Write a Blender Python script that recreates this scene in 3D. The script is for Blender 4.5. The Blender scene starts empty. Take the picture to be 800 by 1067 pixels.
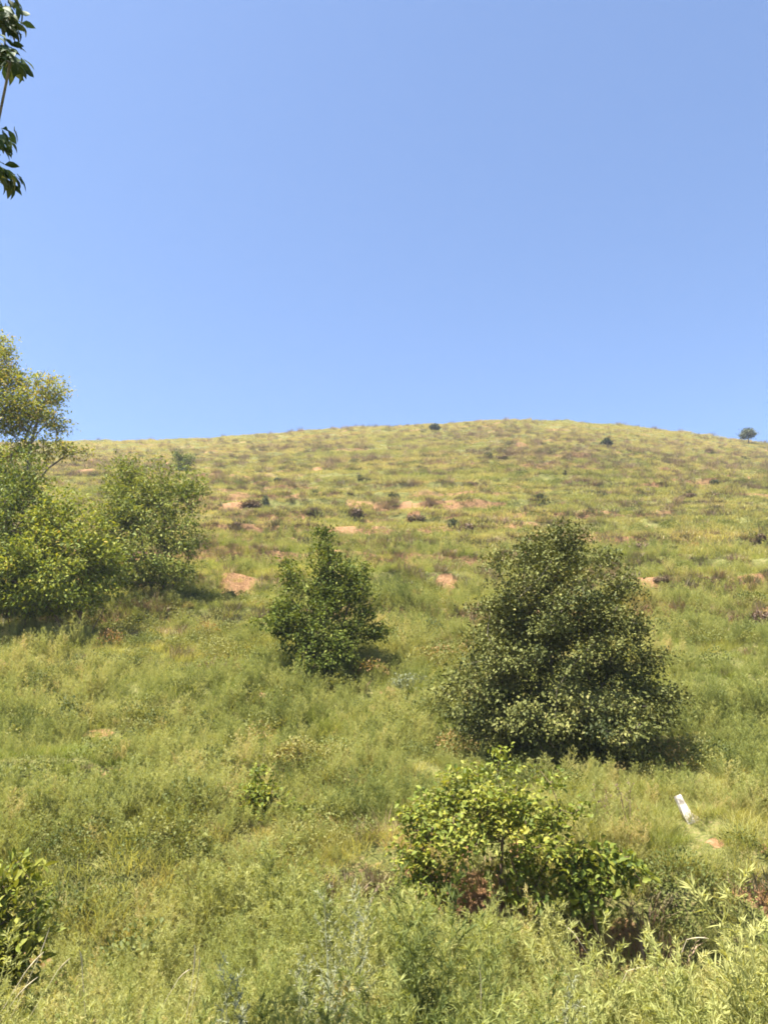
import bpy, math, random
import numpy as np
from mathutils import Vector

rng = np.random.default_rng(7)
random.seed(7)
SC = bpy.context.scene
C = SC.collection
R = math.radians

# ------------------------------------------------------------------ view
EYE = np.array([0.0, 0.0, 1.7])
PITCH = R(15.2)
VFOV = R(65.0)
FPX = 533.5 / math.tan(VFOV / 2)
CP, SP = math.cos(PITCH), math.sin(PITCH)

def ray(X, Y):
    u, v = (X - 400) / FPX, (533.5 - Y) / FPX
    d = np.array([u, CP - v * SP, SP + v * CP])
    return d / d[1]                      # per metre of y

# ------------------------------------------------------------------ noise
def _hash(ix, iy, seed):
    h = (ix.astype(np.int64) * 374761393 + iy.astype(np.int64) * 668265263 + seed * 1442695041) & 0xFFFFFFFF
    h = ((h ^ (h >> 13)) * 1274126177) & 0xFFFFFFFF
    h = (h ^ (h >> 16)) & 0xFFFFFFFF
    return h / 4294967295.0

def vnoise(x, y, seed=0):
    x = np.asarray(x, float); y = np.asarray(y, float)
    ix, iy = np.floor(x), np.floor(y)
    fx, fy = x - ix, y - iy
    fx = fx * fx * (3 - 2 * fx); fy = fy * fy * (3 - 2 * fy)
    a = _hash(ix, iy, seed); b = _hash(ix + 1, iy, seed)
    c = _hash(ix, iy + 1, seed); d = _hash(ix + 1, iy + 1, seed)
    return (a * (1 - fx) + b * fx) * (1 - fy) + (c * (1 - fx) + d * fx) * fy

def fbm(x, y, seed=0, octv=4):
    s = 0.0; amp = 0.5; tot = 0.0
    for k in range(octv):
        s = s + amp * vnoise(np.asarray(x) * 2 ** k + 17.3 * k, np.asarray(y) * 2 ** k - 9.1 * k, seed + k)
        tot += amp; amp *= 0.5
    return s / tot

def sst(a, b, x):
    t = np.clip((np.asarray(x, float) - a) / (b - a), 0, 1)
    return t * t * (3 - 2 * t)

# ------------------------------------------------------------------ terrain
PY = np.array([-120, -30, -6, 0, 3, 6, 9.0, 9.5, 10.2, 11, 14, 18, 21, 24, 27, 33, 40, 50, 60, 75, 90, 103, 115, 124, 131, 138, 148, 165, 190, 240, 320, 420.])
PZ = np.array([0.0, 0.1, 0.05, 0, -0.45, -0.66, -0.66, -0.52, 0.12, 0.52, 1.12, 2.85, 4.1, 5.4, 6.75, 9.05, 11.75, 16.1, 20.7, 27.4, 34.3, 40.4, 46.0, 50.1, 53.1, 55.0, 56.4, 56.5, 53, 44, 30, 20.])

def _pchip_slopes(x, y):
    h = np.diff(x); d = np.diff(y) / h
    m = np.zeros_like(y)
    for i in range(1, len(x) - 1):
        if d[i - 1] * d[i] > 0:
            w1, w2 = 2 * h[i] + h[i - 1], h[i] + 2 * h[i - 1]
            m[i] = (w1 + w2) / (w1 / d[i - 1] + w2 / d[i])
    m[0], m[-1] = d[0], d[-1]
    return m
PM = _pchip_slopes(PY, PZ)

def prof(y):
    y = np.clip(y, PY[0], PY[-1])
    i = np.clip(np.searchsorted(PY, y) - 1, 0, len(PY) - 2)
    h = PY[i + 1] - PY[i]; t = (y - PY[i]) / h
    return ((2 * t**3 - 3 * t**2 + 1) * PZ[i] + (t**3 - 2 * t**2 + t) * h * PM[i]
            + (-2 * t**3 + 3 * t**2) * PZ[i + 1] + (t**3 - t**2) * h * PM[i + 1])

# the crest line: bearing (x/y) against the change of its height, at 131 m
SKY = [(-300, 470), (85, 461), (200, 458.5), (340, 448.5), (450, 443), (530, 438.5), (590, 439.5), (650, 444.5), (740, 456), (800, 463), (1100, 500)]
SKX = np.array([(X - 400) / FPX / (CP - (533.5 - Y) / FPX * SP) for X, Y in SKY])
SKZ = np.array([131 * math.tan(PITCH + math.atan((533.5 - Y) / FPX)) + 1.7 - 53.1 for X, Y in SKY])

# bare earth seen on the slope: picture spot -> (x, y, half width, half depth), filled once the terrain is known
SOIL = []

def base_parts(x, y):
    x = np.asarray(x, float); y = np.asarray(y, float)
    z0 = prof(y)
    br = x / np.maximum(np.abs(y), 20.0)
    z0 = z0 + np.interp(br, SKX, SKZ) * sst(35, 128, y)
    # bank in front of the terrace: sharp on the right, spread out to the left
    right = sst(-1.6, 0.9, x)
    yb = 9.75 + 0.35 * (fbm(x / 2.2, x * 0 + 3.3, 91, 3) - 0.5) * 2
    lip = sst(yb - 0.45, yb + 0.02, y) - sst(yb - 2.2, yb + 2.4, y)
    z0 = z0 + 0.78 * right * lip
    # a second, lower step on the left half
    left = sst(0.4, -1.2, x)
    ys = 12.4 + 0.5 * (fbm(x / 3.0, x * 0 + 8.8, 93, 3) - 0.5) * 2 - 0.12 * x
    lip2 = sst(ys - 0.5, ys + 0.3, y) - sst(ys - 2.2, ys + 2.2, y)
    z0 = z0 + 0.55 * left * lip2
    # old terraces of the hillside
    w = sst(17.5, 24, y) * (1 - 0.6 * sst(130, 150, y)) * np.clip(2.6 * fbm(x / 16.0, y / 5.0, 11, 3) - 0.25, 0.0, 1.0)
    S = 1.75
    h = z0 + 1.3 * (fbm(x / 24.0, y / 15.0, 21, 3) - 0.5) + 0.4 * (fbm(x / 2.5, y / 2.5, 23, 2) - 0.5)
    f = h / S - np.floor(h / S)
    g = np.interp(f, [0, 0.74, 0.87, 1.0], [0, 0.44, 0.97, 1.0])
    z = z0 + w * S * (g - f)
    riser = w * sst(0.70, 0.77, f) * (1 - sst(0.86, 0.93, f))
    edge = w * sst(0.82, 0.88, f) * (1 - sst(0.93, 0.98, f))
    bank = right * sst(yb - 0.55, yb - 0.35, y) * (1 - sst(yb - 0.02, yb + 0.08, y))
    bank2 = left * sst(ys - 0.5, ys - 0.3, y) * (1 - sst(ys + 0.15, ys + 0.3, y))
    z = z + 0.32 * sst(2, 6, y) * (fbm(x / 1.4, y / 1.2, 31, 3) - 0.5) * 2 + 0.35 * sst(12, 40, y) * (fbm(x / 5, y / 5, 33, 3) - 0.5) * 2
    z = z - 0.10 * bank * (fbm(x / 0.35, y / 0.3, 41, 3))
    return z, riser, edge, bank, bank2

def Z(x, y):
    return base_parts(x, y)[0]

def ground(X, Y, dmin=3.0, dmax=170.0):
    """ground point met by the sight line through a spot of the photograph"""
    d = ray(X, Y)
    t = np.geomspace(dmin, dmax, 6000)
    zz = Z(d[0] * t, t)
    below = np.nonzero(EYE[2] + d[2] * t <= zz)[0]
    i = below[0] if len(below) else int(np.argmin(EYE[2] + d[2] * t - zz))
    return np.array([d[0] * t[i], t[i], zz[i]])

def at_depth(X, Y, y):
    d = ray(X, Y)
    return np.array([d[0] * y, y, EYE[2] + d[2] * y])

def on_ground(X, y, Y=760):
    """ground point at distance y in the direction of picture column X"""
    x = ray(X, Y)[0] * y
    return np.array([x, y, float(Z(x, y))])

for X, Y, w_, h_ in [(246, 616, 26, 9), (356, 549, 17, 6), (430, 542, 15, 6), (375, 692, 7, 14), (405, 722, 10, 7), (276, 728, 12, 6), (90, 492, 22, 5),
                     (500, 556, 8, 9), (668, 553, 12, 5), (796, 576, 8, 7), (674, 607, 14, 9), (425, 528, 20, 4), (245, 533, 32, 6), (470, 528, 14, 5),
                     (465, 611, 12, 8), (330, 490, 20, 1.5), (470, 477, 24, 1.5), (545, 464, 20, 1.5), (672, 574, 10, 4), (790, 604, 8, 4), (100, 765, 22, 5), (225, 860, 16, 8), (330, 850, 22, 8), (482, 882, 13, 9), (540, 882, 10, 6), (745, 878, 8, 6), (795, 884, 8, 6), (670, 872, 20, 5), (590, 790, 30, 9)]:
    p = ground(X, Y)
    k = p[1] / FPX
    v = (533.5 - Y) / FPX
    el = math.atan2(p[2] - EYE[2], p[1])
    hy = h_ * k / max(0.16, math.sin(abs(R(24) - el) if p[1] > 16 else R(20)))
    far = 0.55 if p[1] > 42 else 0.95
    SOIL.append((p[0], p[1], far * w_ * k, min(far * 0.9 * hy, far * 1.1 * w_ * k)))

def soil_mask(x, y):
    m = np.zeros_like(np.asarray(x, float))
    wob = fbm(np.asarray(x) / 0.5, np.asarray(y) / 0.5, 51, 3) - 0.5
    for sx, sy, hw, hd in SOIL:
        d = np.sqrt(((x - sx) / hw) ** 2 + ((y - sy) / hd) ** 2)
        m = np.maximum(m, 1 - sst(0.6, 1.1, d + 0.9 * wob))
    return m

# ------------------------------------------------------------------ materials
def new_mat(name):
    m = bpy.data.materials.new(name); m.use_nodes = True
    nt = m.node_tree; nt.nodes.clear()
    return m, nt, nt.nodes, nt.links

def ramp_node(nd, stops):
    r = nd.new('ShaderNodeValToRGB')
    e = r.color_ramp.elements
    while len(e) < len(stops): e.new(0.5)
    for k, (p, c) in enumerate(stops):
        e[k].position = p; e[k].color = (*c, 1)
    return r

def leaf_mat(name, stops, kind, rough=0.6, spec=0.15, transl=0.3, ttint=(1.25, 1.15, 0.55)):
    """foliage: colour picked by a 'tone' kept on each leaf or plant, light also comes through"""
    m, nt, nd, ln = new_mat(name)
    at = nd.new('ShaderNodeAttribute'); at.attribute_type = kind; at.attribute_name = 'tone'
    r = ramp_node(nd, stops)
    ln.new(at.outputs['Fac'], r.inputs['Fac'])
    b = nd.new('ShaderNodeBsdfPrincipled'); b.inputs['Roughness'].default_value = rough
    b.inputs['Specular IOR Level'].default_value = spec
    t = nd.new('ShaderNodeBsdfTranslucent')
    mul = nd.new('ShaderNodeMix'); mul.data_type = 'RGBA'; mul.blend_type = 'MULTIPLY'; mul.inputs[0].default_value = 1
    mul.inputs[7].default_value = (*ttint, 1)
    ln.new(r.outputs['Color'], b.inputs['Base Color'])
    ln.new(r.outputs['Color'], mul.inputs[6]); ln.new(mul.outputs[2], t.inputs['Color'])
    mx = nd.new('ShaderNodeMixShader'); mx.inputs[0].default_value = transl
    ln.new(b.outputs[0], mx.inputs[1]); ln.new(t.outputs[0], mx.inputs[2])
    o = nd.new('ShaderNodeOutputMaterial'); ln.new(mx.outputs[0], o.inputs['Surface'])
    return m

GRASS_STOPS = [(0.0, (0.125, 0.165, 0.036)), (0.35, (0.255, 0.27, 0.083)), (0.62, (0.36, 0.33, 0.125)), (0.82, (0.46, 0.36, 0.165)), (1.0, (0.38, 0.245, 0.155))]
WEED_STOPS = [(0.0, (0.085, 0.11, 0.03)), (0.35, (0.24, 0.265, 0.080)), (0.75, (0.36, 0.355, 0.13)), (1.0, (0.44, 0.36, 0.16))]
HERB_STOPS = [(0.0, (0.07, 0.09, 0.025)), (0.4, (0.145, 0.16, 0.042)), (0.8, (0.235, 0.22, 0.07)), (1.0, (0.27, 0.16, 0.07))]
DRY_STOPS = [(0.0, (0.14, 0.11, 0.055)), (0.4, (0.22, 0.15, 0.095)), (0.75, (0.33, 0.24, 0.14)), (1.0, (0.45, 0.34, 0.20))]
M_GRASS = leaf_mat('meadow_grass', GRASS_STOPS, 'INSTANCER', transl=0.42, spec=0.12)
M_HILL = leaf_mat('hill_grass', [(0.0, (0.15, 0.18, 0.055)), (0.35, (0.29, 0.285, 0.115)), (0.62, (0.385, 0.34, 0.155)), (0.82, (0.41, 0.33, 0.165)), (1.0, (0.33, 0.23, 0.15))], 'INSTANCER', transl=0.4, spec=0.12)  # straw and green, with some distance haze put into the paler, bluer ramp
M_WEED = leaf_mat('feathery_weed', WEED_STOPS, 'INSTANCER', transl=0.42, spec=0.12)
M_HERB = leaf_mat('herb_leaf', HERB_STOPS, 'INSTANCER', transl=0.3)
M_DRY = leaf_mat('dry_grass', DRY_STOPS, 'INSTANCER', transl=0.25, ttint=(1.1, 1, 0.8))

def bark_mat(name, a, b):
    m, nt, nd, ln = new_mat(name)
    tc = nd.new('ShaderNodeTexCoord')
    mp = nd.new('ShaderNodeMapping'); mp.inputs['Scale'].default_value = (9, 9, 2.2)
    n = nd.new('ShaderNodeTexNoise'); n.inputs['Scale'].default_value = 5; n.inputs['Detail'].default_value = 6
    ln.new(tc.outputs['Object'], mp.inputs[0]); ln.new(mp.outputs[0], n.inputs['Vector'])
    r = ramp_node(nd, [(0.3, a), (0.7, b)])
    ln.new(n.outputs['Fac'], r.inputs['Fac'])
    p = nd.new('ShaderNodeBsdfPrincipled'); p.inputs['Roughness'].default_value = 0.85
    ln.new(r.outputs['Color'], p.inputs['Base Color'])
    bp = nd.new('ShaderNodeBump'); bp.inputs['Strength'].default_value = 0.6; bp.inputs['Distance'].default_value = 0.02
    ln.new(n.outputs['Fac'], bp.inputs['Height']); ln.new(bp.outputs[0], p.inputs['Normal'])
    o = nd.new('ShaderNodeOutputMaterial'); ln.new(p.outputs[0], o.inputs['Surface'])
    return m
M_BARK = bark_mat('grey_brown_bark', (0.07, 0.055, 0.04), (0.19, 0.155, 0.115))
M_TWIG = bark_mat('brown_twig_bark', (0.09, 0.06, 0.035), (0.20, 0.13, 0.08))

def ground_mat():
    m, nt, nd, ln = new_mat('hillside_earth_and_turf')
    tc = nd.new('ShaderNodeTexCoord')
    def noise(scale, det=5, rough=0.6):
        n = nd.new('ShaderNodeTexNoise'); n.inputs['Scale'].default_value = scale
        n.inputs['Detail'].default_value = det; n.inputs['Roughness'].default_value = rough
        ln.new(tc.outputs['Object'], n.inputs['Vector']); return n
    n1, n2, n3 = noise(0.9), noise(5.0), noise(22.0, 8)
    turf = ramp_node(nd, [(0.36, (0.05, 0.055, 0.018)), (0.5, (0.12, 0.125, 0.035)), (0.62, (0.20, 0.165, 0.07))])
    tm = nd.new('ShaderNodeMath'); tm.operation = 'MULTIPLY_ADD'; tm.inputs[1].default_value = 0.6; ln.new(n3.outputs['Fac'], tm.inputs[0])
    tm2 = nd.new('ShaderNodeMath'); tm2.operation = 'MULTIPLY'; tm2.inputs[1].default_value = 0.4; ln.new(n2.outputs['Fac'], tm2.inputs[0]); ln.new(tm2.outputs[0], tm.inputs[2])
    ln.new(tm.outputs[0], turf.inputs['Fac'])
    earth = ramp_node(nd, [(0.25, (0.09, 0.052, 0.026)), (0.45, (0.20, 0.110, 0.052)), (0.62, (0.29, 0.170, 0.088)), (0.8, (0.36, 0.25, 0.15))])
    ln.new(n3.outputs['Fac'], earth.inputs['Fac'])
    sa = nd.new('ShaderNodeAttribute'); sa.attribute_name = 'soil'
    ma = nd.new('ShaderNodeMath'); ma.operation = 'MULTIPLY_ADD'; ma.inputs[1].default_value = 0.7; ma.inputs[2].default_value = -0.35
    ln.new(n3.outputs['Fac'], ma.inputs[0])
    ad = nd.new('ShaderNodeMath'); ad.operation = 'ADD'; ad.use_clamp = True
    ln.new(sa.outputs['Fac'], ad.inputs[0]); ln.new(ma.outputs[0], ad.inputs[1])
    sr = ramp_node(nd, [(0.35, (0, 0, 0)), (0.6, (1, 1, 1))])
    ln.new(ad.outputs[0], sr.inputs['Fac'])
    mx = nd.new('ShaderNodeMix'); mx.data_type = 'RGBA'
    ln.new(sr.outputs['Color'], mx.inputs[0]); ln.new(turf.outputs['Color'], mx.inputs[6]); ln.new(earth.outputs['Color'], mx.inputs[7])
    p = nd.new('ShaderNodeBsdfPrincipled'); p.inputs['Roughness'].default_value = 0.95; p.inputs['Specular IOR Level'].default_value = 0.1
    ln.new(mx.outputs[2], p.inputs['Base Color'])
    bp = nd.new('ShaderNodeBump'); bp.inputs['Strength'].default_value = 0.8; bp.inputs['Distance'].default_value = 0.06
    ln.new(n3.outputs['Fac'], bp.inputs['Height']); ln.new(bp.outputs[0], p.inputs['Normal'])
    o = nd.new('ShaderNodeOutputMaterial'); ln.new(p.outputs[0], o.inputs['Surface'])
    return m
M_GROUND = ground_mat()

def plain_mat(name, a, b, scale=8, rough=0.8):
    m, nt, nd, ln = new_mat(name)
    tc = nd.new('ShaderNodeTexCoord')
    n = nd.new('ShaderNodeTexNoise'); n.inputs['Scale'].default_value = scale; n.inputs['Detail'].default_value = 6
    ln.new(tc.outputs['Object'], n.inputs['Vector'])
    r = ramp_node(nd, [(0.35, a), (0.6, b)])
    ln.new(n.outputs['Fac'], r.inputs['Fac'])
    p = nd.new('ShaderNodeBsdfPrincipled'); p.inputs['Roughness'].default_value = rough
    ln.new(r.outputs['Color'], p.inputs['Base Color'])
    o = nd.new('ShaderNodeOutputMaterial'); ln.new(p.outputs[0], o.inputs['Surface'])
    return m
M_POST = plain_mat('weathered_white_post', (0.24, 0.20, 0.15), (0.60, 0.55, 0.47), 16)
M_STRAW = plain_mat('bleached_straw', (0.36, 0.29, 0.16), (0.52, 0.45, 0.29), 20)

# ------------------------------------------------------------------ mesh helpers
def mesh_from(name, verts, faces_flat, loop_totals, mat, attrs=None, smooth=False):
    me = bpy.data.meshes.new(name)
    verts = np.asarray(verts, np.float32)
    faces_flat = np.asarray(faces_flat, np.int32); loop_totals = np.asarray(loop_totals, np.int32)
    me.vertices.add(len(verts)); me.vertices.foreach_set('co', verts.ravel())
    me.loops.add(len(faces_flat)); me.loops.foreach_set('vertex_index', faces_flat)
    me.polygons.add(len(loop_totals))
    starts = np.concatenate([[0], np.cumsum(loop_totals)[:-1]]).astype(np.int32)
    me.polygons.foreach_set('loop_start', starts)
    if smooth: me.polygons.foreach_set('use_smooth', np.ones(len(loop_totals), bool))
    for k, (dom, arr) in (attrs or {}).items():
        a = me.attributes.new(k, 'FLOAT', dom); a.data.foreach_set('value', np.asarray(arr, np.float32))
    me.update(calc_edges=True); me.validate()
    if mat: me.materials.append(mat)
    return me

def link(name, me, parent=None, loc=None):
    o = bpy.data.objects.new(name, me); C.objects.link(o)
    if parent is not None: o.parent = parent
    if loc is not None: o.location = loc
    return o

def tag(o, label=None, cat=None, group=None, kind=None):
    if label: o['label'] = label
    if cat: o['category'] = cat
    if group: o['group'] = group
    if kind: o['kind'] = kind
    return o

def thing(name, label, cat, loc, group=None):
    o = bpy.data.objects.new(name, None); C.objects.link(o); o.location = loc
    o.empty_display_size = 0.3
    return tag(o, label, cat, group)

def unit(v):
    return v / np.maximum(np.linalg.norm(v, axis=-1, keepdims=True), 1e-9)

# leaf outlines: (along, across, lift) and faces
LEAF2 = (np.array([[0, 0, 0], [0.5, -0.5, 0.10], [1, 0, -0.08], [0.5, 0.5, 0.10]]), [(0, 1, 2), (0, 2, 3)])
LEAF4 = (np.array([[0, 0, 0], [0.28, -0.46, 0.09], [0.62, -0.42, 0.06], [1, 0, -0.16], [0.62, 0.42, 0.06], [0.28, 0.46, 0.09], [0.45, 0, -0.02]]),
         [(0, 1, 6), (1, 2, 6), (2, 3, 6), (3, 4, 6), (4, 5, 6), (5, 0, 6)])
LEAFL = (np.array([[0, 0, 0], [0.12, -0.2, 0.03], [0.35, -0.48, 0.08], [0.6, -0.42, 0.05], [0.82, -0.2, -0.06], [1, 0, -0.2],
                   [0.82, 0.2, -0.06], [0.6, 0.42, 0.05], [0.35, 0.48, 0.08], [0.12, 0.2, 0.03], [0.35, 0, 0.0], [0.7, 0, -0.06]]),
         [(0, 1, 10), (1, 2, 10), (2, 3, 11, 10), (3, 4, 11), (4, 5, 11), (5, 6, 11), (6, 7, 11), (7, 8, 10, 11), (8, 9, 10), (9, 0, 10)])

def leaves_mesh(name, P, D, N, L, W, tone, mat, shape=LEAF2):
    """one mesh of many leaves: base P, long axis D, face normal N, length L, width W"""
    D = unit(D); S = unit(np.cross(D, N)); N = np.cross(S, D)
    tv, tf = shape
    n, k = len(P), len(tv)
    V = (P[:, None, :] + D[:, None, :] * (tv[None, :, 0:1] * L[:, None, None])
         + S[:, None, :] * (tv[None, :, 1:2] * W[:, None, None])
         + N[:, None, :] * (tv[None, :, 2:3] * W[:, None, None] * 2))
    flat = np.concatenate([np.array(f) for f in tf]); tot = np.array([len(f) for f in tf])
    F = (np.arange(n)[:, None] * k + flat[None, :]).ravel()
    T = np.tile(tot, n)
    return mesh_from(name, V.reshape(-1, 3), F, T, mat, {'tone': ('POINT', np.repeat(np.clip(tone, 0, 1), k))})

def tubes_mesh(name, segs, mat, sides=6):
    """segs: list of (p0, p1, r0, r1)"""
    p0 = np.array([s[0] for s in segs]); p1 = np.array([s[1] for s in segs])
    r0 = np.array([s[2] for s in segs]); r1 = np.array([s[3] for s in segs])
    d = unit(p1 - p0)
    ref = np.where(np.abs(d[:, 2:3]) > 0.9, np.array([[1.0, 0, 0]]), np.array([[0, 0, 1.0]]))
    a = unit(np.cross(d, ref)); b = np.cross(d, a)
    th = np.linspace(0, 2 * math.pi, sides, endpoint=False)
    ring = np.cos(th)[None, :, None] * a[:, None, :] + np.sin(th)[None, :, None] * b[:, None, :]
    V = np.concatenate([p0[:, None] + ring * r0[:, None, None], (p1 + d * r1[:, None] * 0.4)[:, None] + ring * r1[:, None, None]], axis=1)
    n = len(segs); base = np.arange(n)[:, None, None] * (2 * sides)
    i = np.arange(sides); j = (i + 1) % sides
    q = np.stack([i, j, j + sides, i + sides], axis=1)[None]
    F = (base + q).reshape(-1)
    return mesh_from(name, V.reshape(-1, 3), F, np.full(n * sides, 4), mat, smooth=True)

def sample_lobes(lobes, n, bias=0.42, zmin=0.15):
    L = np.array(lobes, float)
    wgt = (L[:, 3] * L[:, 4] * L[:, 5]) ** (2 / 3); wgt /= wgt.sum()
    out = []
    while len(out) < n:
        i = rng.choice(len(L), p=wgt)
        v = unit(rng.normal(size=3)); r = rng.random() ** bias
        p = L[i, :3] + v * L[i, 3:6] * r
        if p[2] > zmin: out.append(p)
    return np.array(out)

def skeleton(stems, tips, tip_r, expo=0.44, wig=0.07, up=0.3):
    """greedy branching: each tip grows from the best node already there"""
    pos, par = [], []
    stem_r = []
    for st in stems:                       # polylines from the ground up
        for k, p in enumerate(st):
            pos.append(np.array(p, float)); par.append(-1 if k == 0 else len(pos) - 2)
    root = np.array(stems[0][0], float)
    order = np.argsort(np.linalg.norm(tips - root, axis=1))
    ends = []
    depth = [np.linalg.norm(p - root) for p in pos]
    for ti in order:
        t = tips[ti]
        A = np.array(pos)
        d = np.linalg.norm(A - t, axis=1)
        dz = A[:, 2] - t[2]
        inward = np.linalg.norm(A - root, axis=1) - np.linalg.norm(t - root)
        cost = d + 0.28 * np.array(depth) + 1.2 * np.maximum(dz - 0.05, 0) + 0.8 * np.maximum(inward, 0)
        i = int(np.argmin(cost))
        a = pos[i]; ln = np.linalg.norm(t - a)
        ns = max(1, min(5, int(ln / 0.28)))
        prev = i
        for s in range(1, ns + 1):
            f = s / ns
            p = a + (t - a) * f
            p = p + np.array([0, 0, -up * 0.5 * ln * f * (1 - f)]) + (rng.normal(size=3) * wig * ln * (1 - f) if s < ns else 0)
            pos.append(p); par.append(prev); depth.append(depth[prev] + ln / ns); prev = len(pos) - 1
        ends.append(prev)
    cnt = np.zeros(len(pos))
    for e in ends:
        k = e
        while k >= 0:
            cnt[k] += 1; k = par[k]
    rad = tip_r * np.maximum(cnt, 1) ** expo
    segs = []
    for k in range(len(pos)):
        if par[k] >= 0:
            segs.append((pos[par[k]], pos[k], min(rad[par[k]], rad[k] * 1.25), rad[k]))
    tw = np.array([unit(pos[e] - pos[par[e]]) for e in ends])
    return segs, np.array([pos[e] for e in ends]), tw

def cluster_leaves(T, tw, centre, n_per, sigma, L, up=0.55, out=0.5, droop=0.25, tone_mu=0.5, tone_sd=0.18, cl_sd=0.16, flat=0.6):
    n = len(T) * n_per
    idx = np.repeat(np.arange(len(T)), n_per)
    P = T[idx] + rng.normal(size=(n, 3)) * sigma * np.array([1, 1, flat]) - tw[idx] * (rng.random((n, 1)) * sigma * 1.6)
    o = unit(P - centre)
    N = unit(np.array([0, 0, 1.0]) * up + o * out + rng.normal(size=(n, 3)) * 0.55)
    D = unit(o * 0.7 + rng.normal(size=(n, 3)) * 0.8 - np.array([0, 0, 1.0]) * droop)
    ln = L * (0.65 + 0.7 * rng.random(n))
    cl = rng.normal(size=len(T)) * cl_sd
    tone = tone_mu + cl[idx] + rng.normal(size=n) * tone_sd
    return P, D, N, ln, tone

def make_tree(name, label, cat, base, lobes, stems, n_tips, n_per, sigma, L, leafm, bark=None, aspect=0.55, shape=LEAF2, tip_r=0.004,
              bias=0.42, group=None, extra=None, sides=6, zmin=0.15, **kw):
    base = np.asarray(base, float)
    t = thing(name, label, cat, base - np.array([0, 0, 0.05]), group)
    tips = sample_lobes(lobes, n_tips, bias, zmin)
    if extra is not None: tips = np.vstack([tips, extra])
    segs, T, tw = skeleton(stems, tips, tip_r)
    link('trunk', tubes_mesh('trunk', segs, bark or M_BARK, sides), t)
    Lb = np.array(lobes, float)
    centre = np.average(Lb[:, :3], axis=0, weights=Lb[:, 3] * Lb[:, 4] * Lb[:, 5]) - np.array([0, 0, 0.3])
    P, D, N, ln, tone = cluster_leaves(T, tw, centre, n_per, sigma, L, **kw)
    ok = P[:, 2] > 0.03
    link('crown', leaves_mesh('crown', P[ok], D[ok], N[ok], ln[ok], (ln * aspect)[ok], tone[ok], leafm, shape), t)
    return t

# ------------------------------------------------------------------ the hillside
def build_ground():
    ys = np.concatenate([np.linspace(-60, -2, 30), np.linspace(-1.5, 3.5, 20), np.arange(3.75, 9, 0.09), np.arange(9, 13.5, 0.055),
                         np.arange(13.5, 28, 0.12), np.geomspace(28, 150, 330), np.geomspace(153, 420, 40)])
    us = np.concatenate([np.linspace(-2.4, -0.75, 45), np.linspace(-0.74, 0.74, 330), np.linspace(0.75, 2.4, 45)])
    Yg, U = np.meshgrid(ys, us, indexing='ij')
    X = U * (np.maximum(Yg, 0) + 7.0)
    z, riser, edge, bank, bank2 = base_parts(X, Yg)
    sm = np.maximum.reduce([soil_mask(X, Yg), bank * 0.85 * sst(0.40, 0.58, fbm(X / 0.8, Yg / 0.35, 77, 3)), 0.62 * riser * sst(0.40, 0.56, fbm(X / 5, Yg / 2.2, 78, 3)),
                            0.5 * bank2 * sst(0.45, 0.6, fbm(X / 0.7, Yg / 0.7, 79, 3))])
    nr, nc = X.shape
    V = np.stack([X, Yg, z], axis=-1).reshape(-1, 3)
    i = np.arange(nr - 1)[:, None] * nc + np.arange(nc - 1)[None, :]
    F = np.stack([i, i + 1, i + nc + 1, i + nc], axis=-1).reshape(-1)
    me = mesh_from('hillside', V, F, np.full((nr - 1) * (nc - 1), 4), M_GROUND, {'soil': ('POINT', sm.ravel())}, smooth=True)
    o = link('hillside', me)
    tag(o, 'green terraced hillside with patches of bare orange earth rising to a rounded crest', 'hillside', kind='structure')
build_ground()

# ------------------------------------------------------------------ plants used by the ground cover
def proto(name, me):
    return bpy.data.objects.new(name, me)       # a source shape only, not placed in the scene

def blades_mesh(name, n, h, spread, width, lean, mat, mn=0.5, droop=0.35):
    th = rng.random(n) * 2 * math.pi; r = spread * np.sqrt(rng.random(n))
    b = np.stack([np.cos(th) * r, np.sin(th) * r, np.full(n, -0.04)], 1)
    th2 = th + rng.normal(size=n) * 0.9
    out = np.stack([np.cos(th2), np.sin(th2), np.zeros(n)], 1)
    hh = h * (mn + (1 - mn) * rng.random(n) ** 0.8)
    ln = lean * (0.3 + rng.random(n))
    side = np.stack([-np.sin(th2 + rng.normal(size=n) * 0.8), np.cos(th2), np.zeros(n)], 1)
    side = unit(side)
    w = width * (0.6 + 0.8 * rng.random(n))
    up = np.array([0, 0, 1.0])
    p0 = b; p1 = b + up * hh[:, None] * 0.55 + out * (ln * hh * 0.35)[:, None]
    p2 = b + up * (hh * (1 - droop * 0.3 * ln))[:, None] + out * (ln * hh * 0.95)[:, None]
    V = np.stack([p0 - side * w[:, None] * 0.4, p0 + side * w[:, None] * 0.4, p1 - side * w[:, None] * 0.5, p1 + side * w[:, None] * 0.5, p2], 1)
    f = np.array([0, 1, 3, 2, 2, 3, 4])
    F = (np.arange(n)[:, None] * 5 + f[None]).ravel()
    return mesh_from(name, V.reshape(-1, 3), F, np.tile([4, 3], n), mat)

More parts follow.
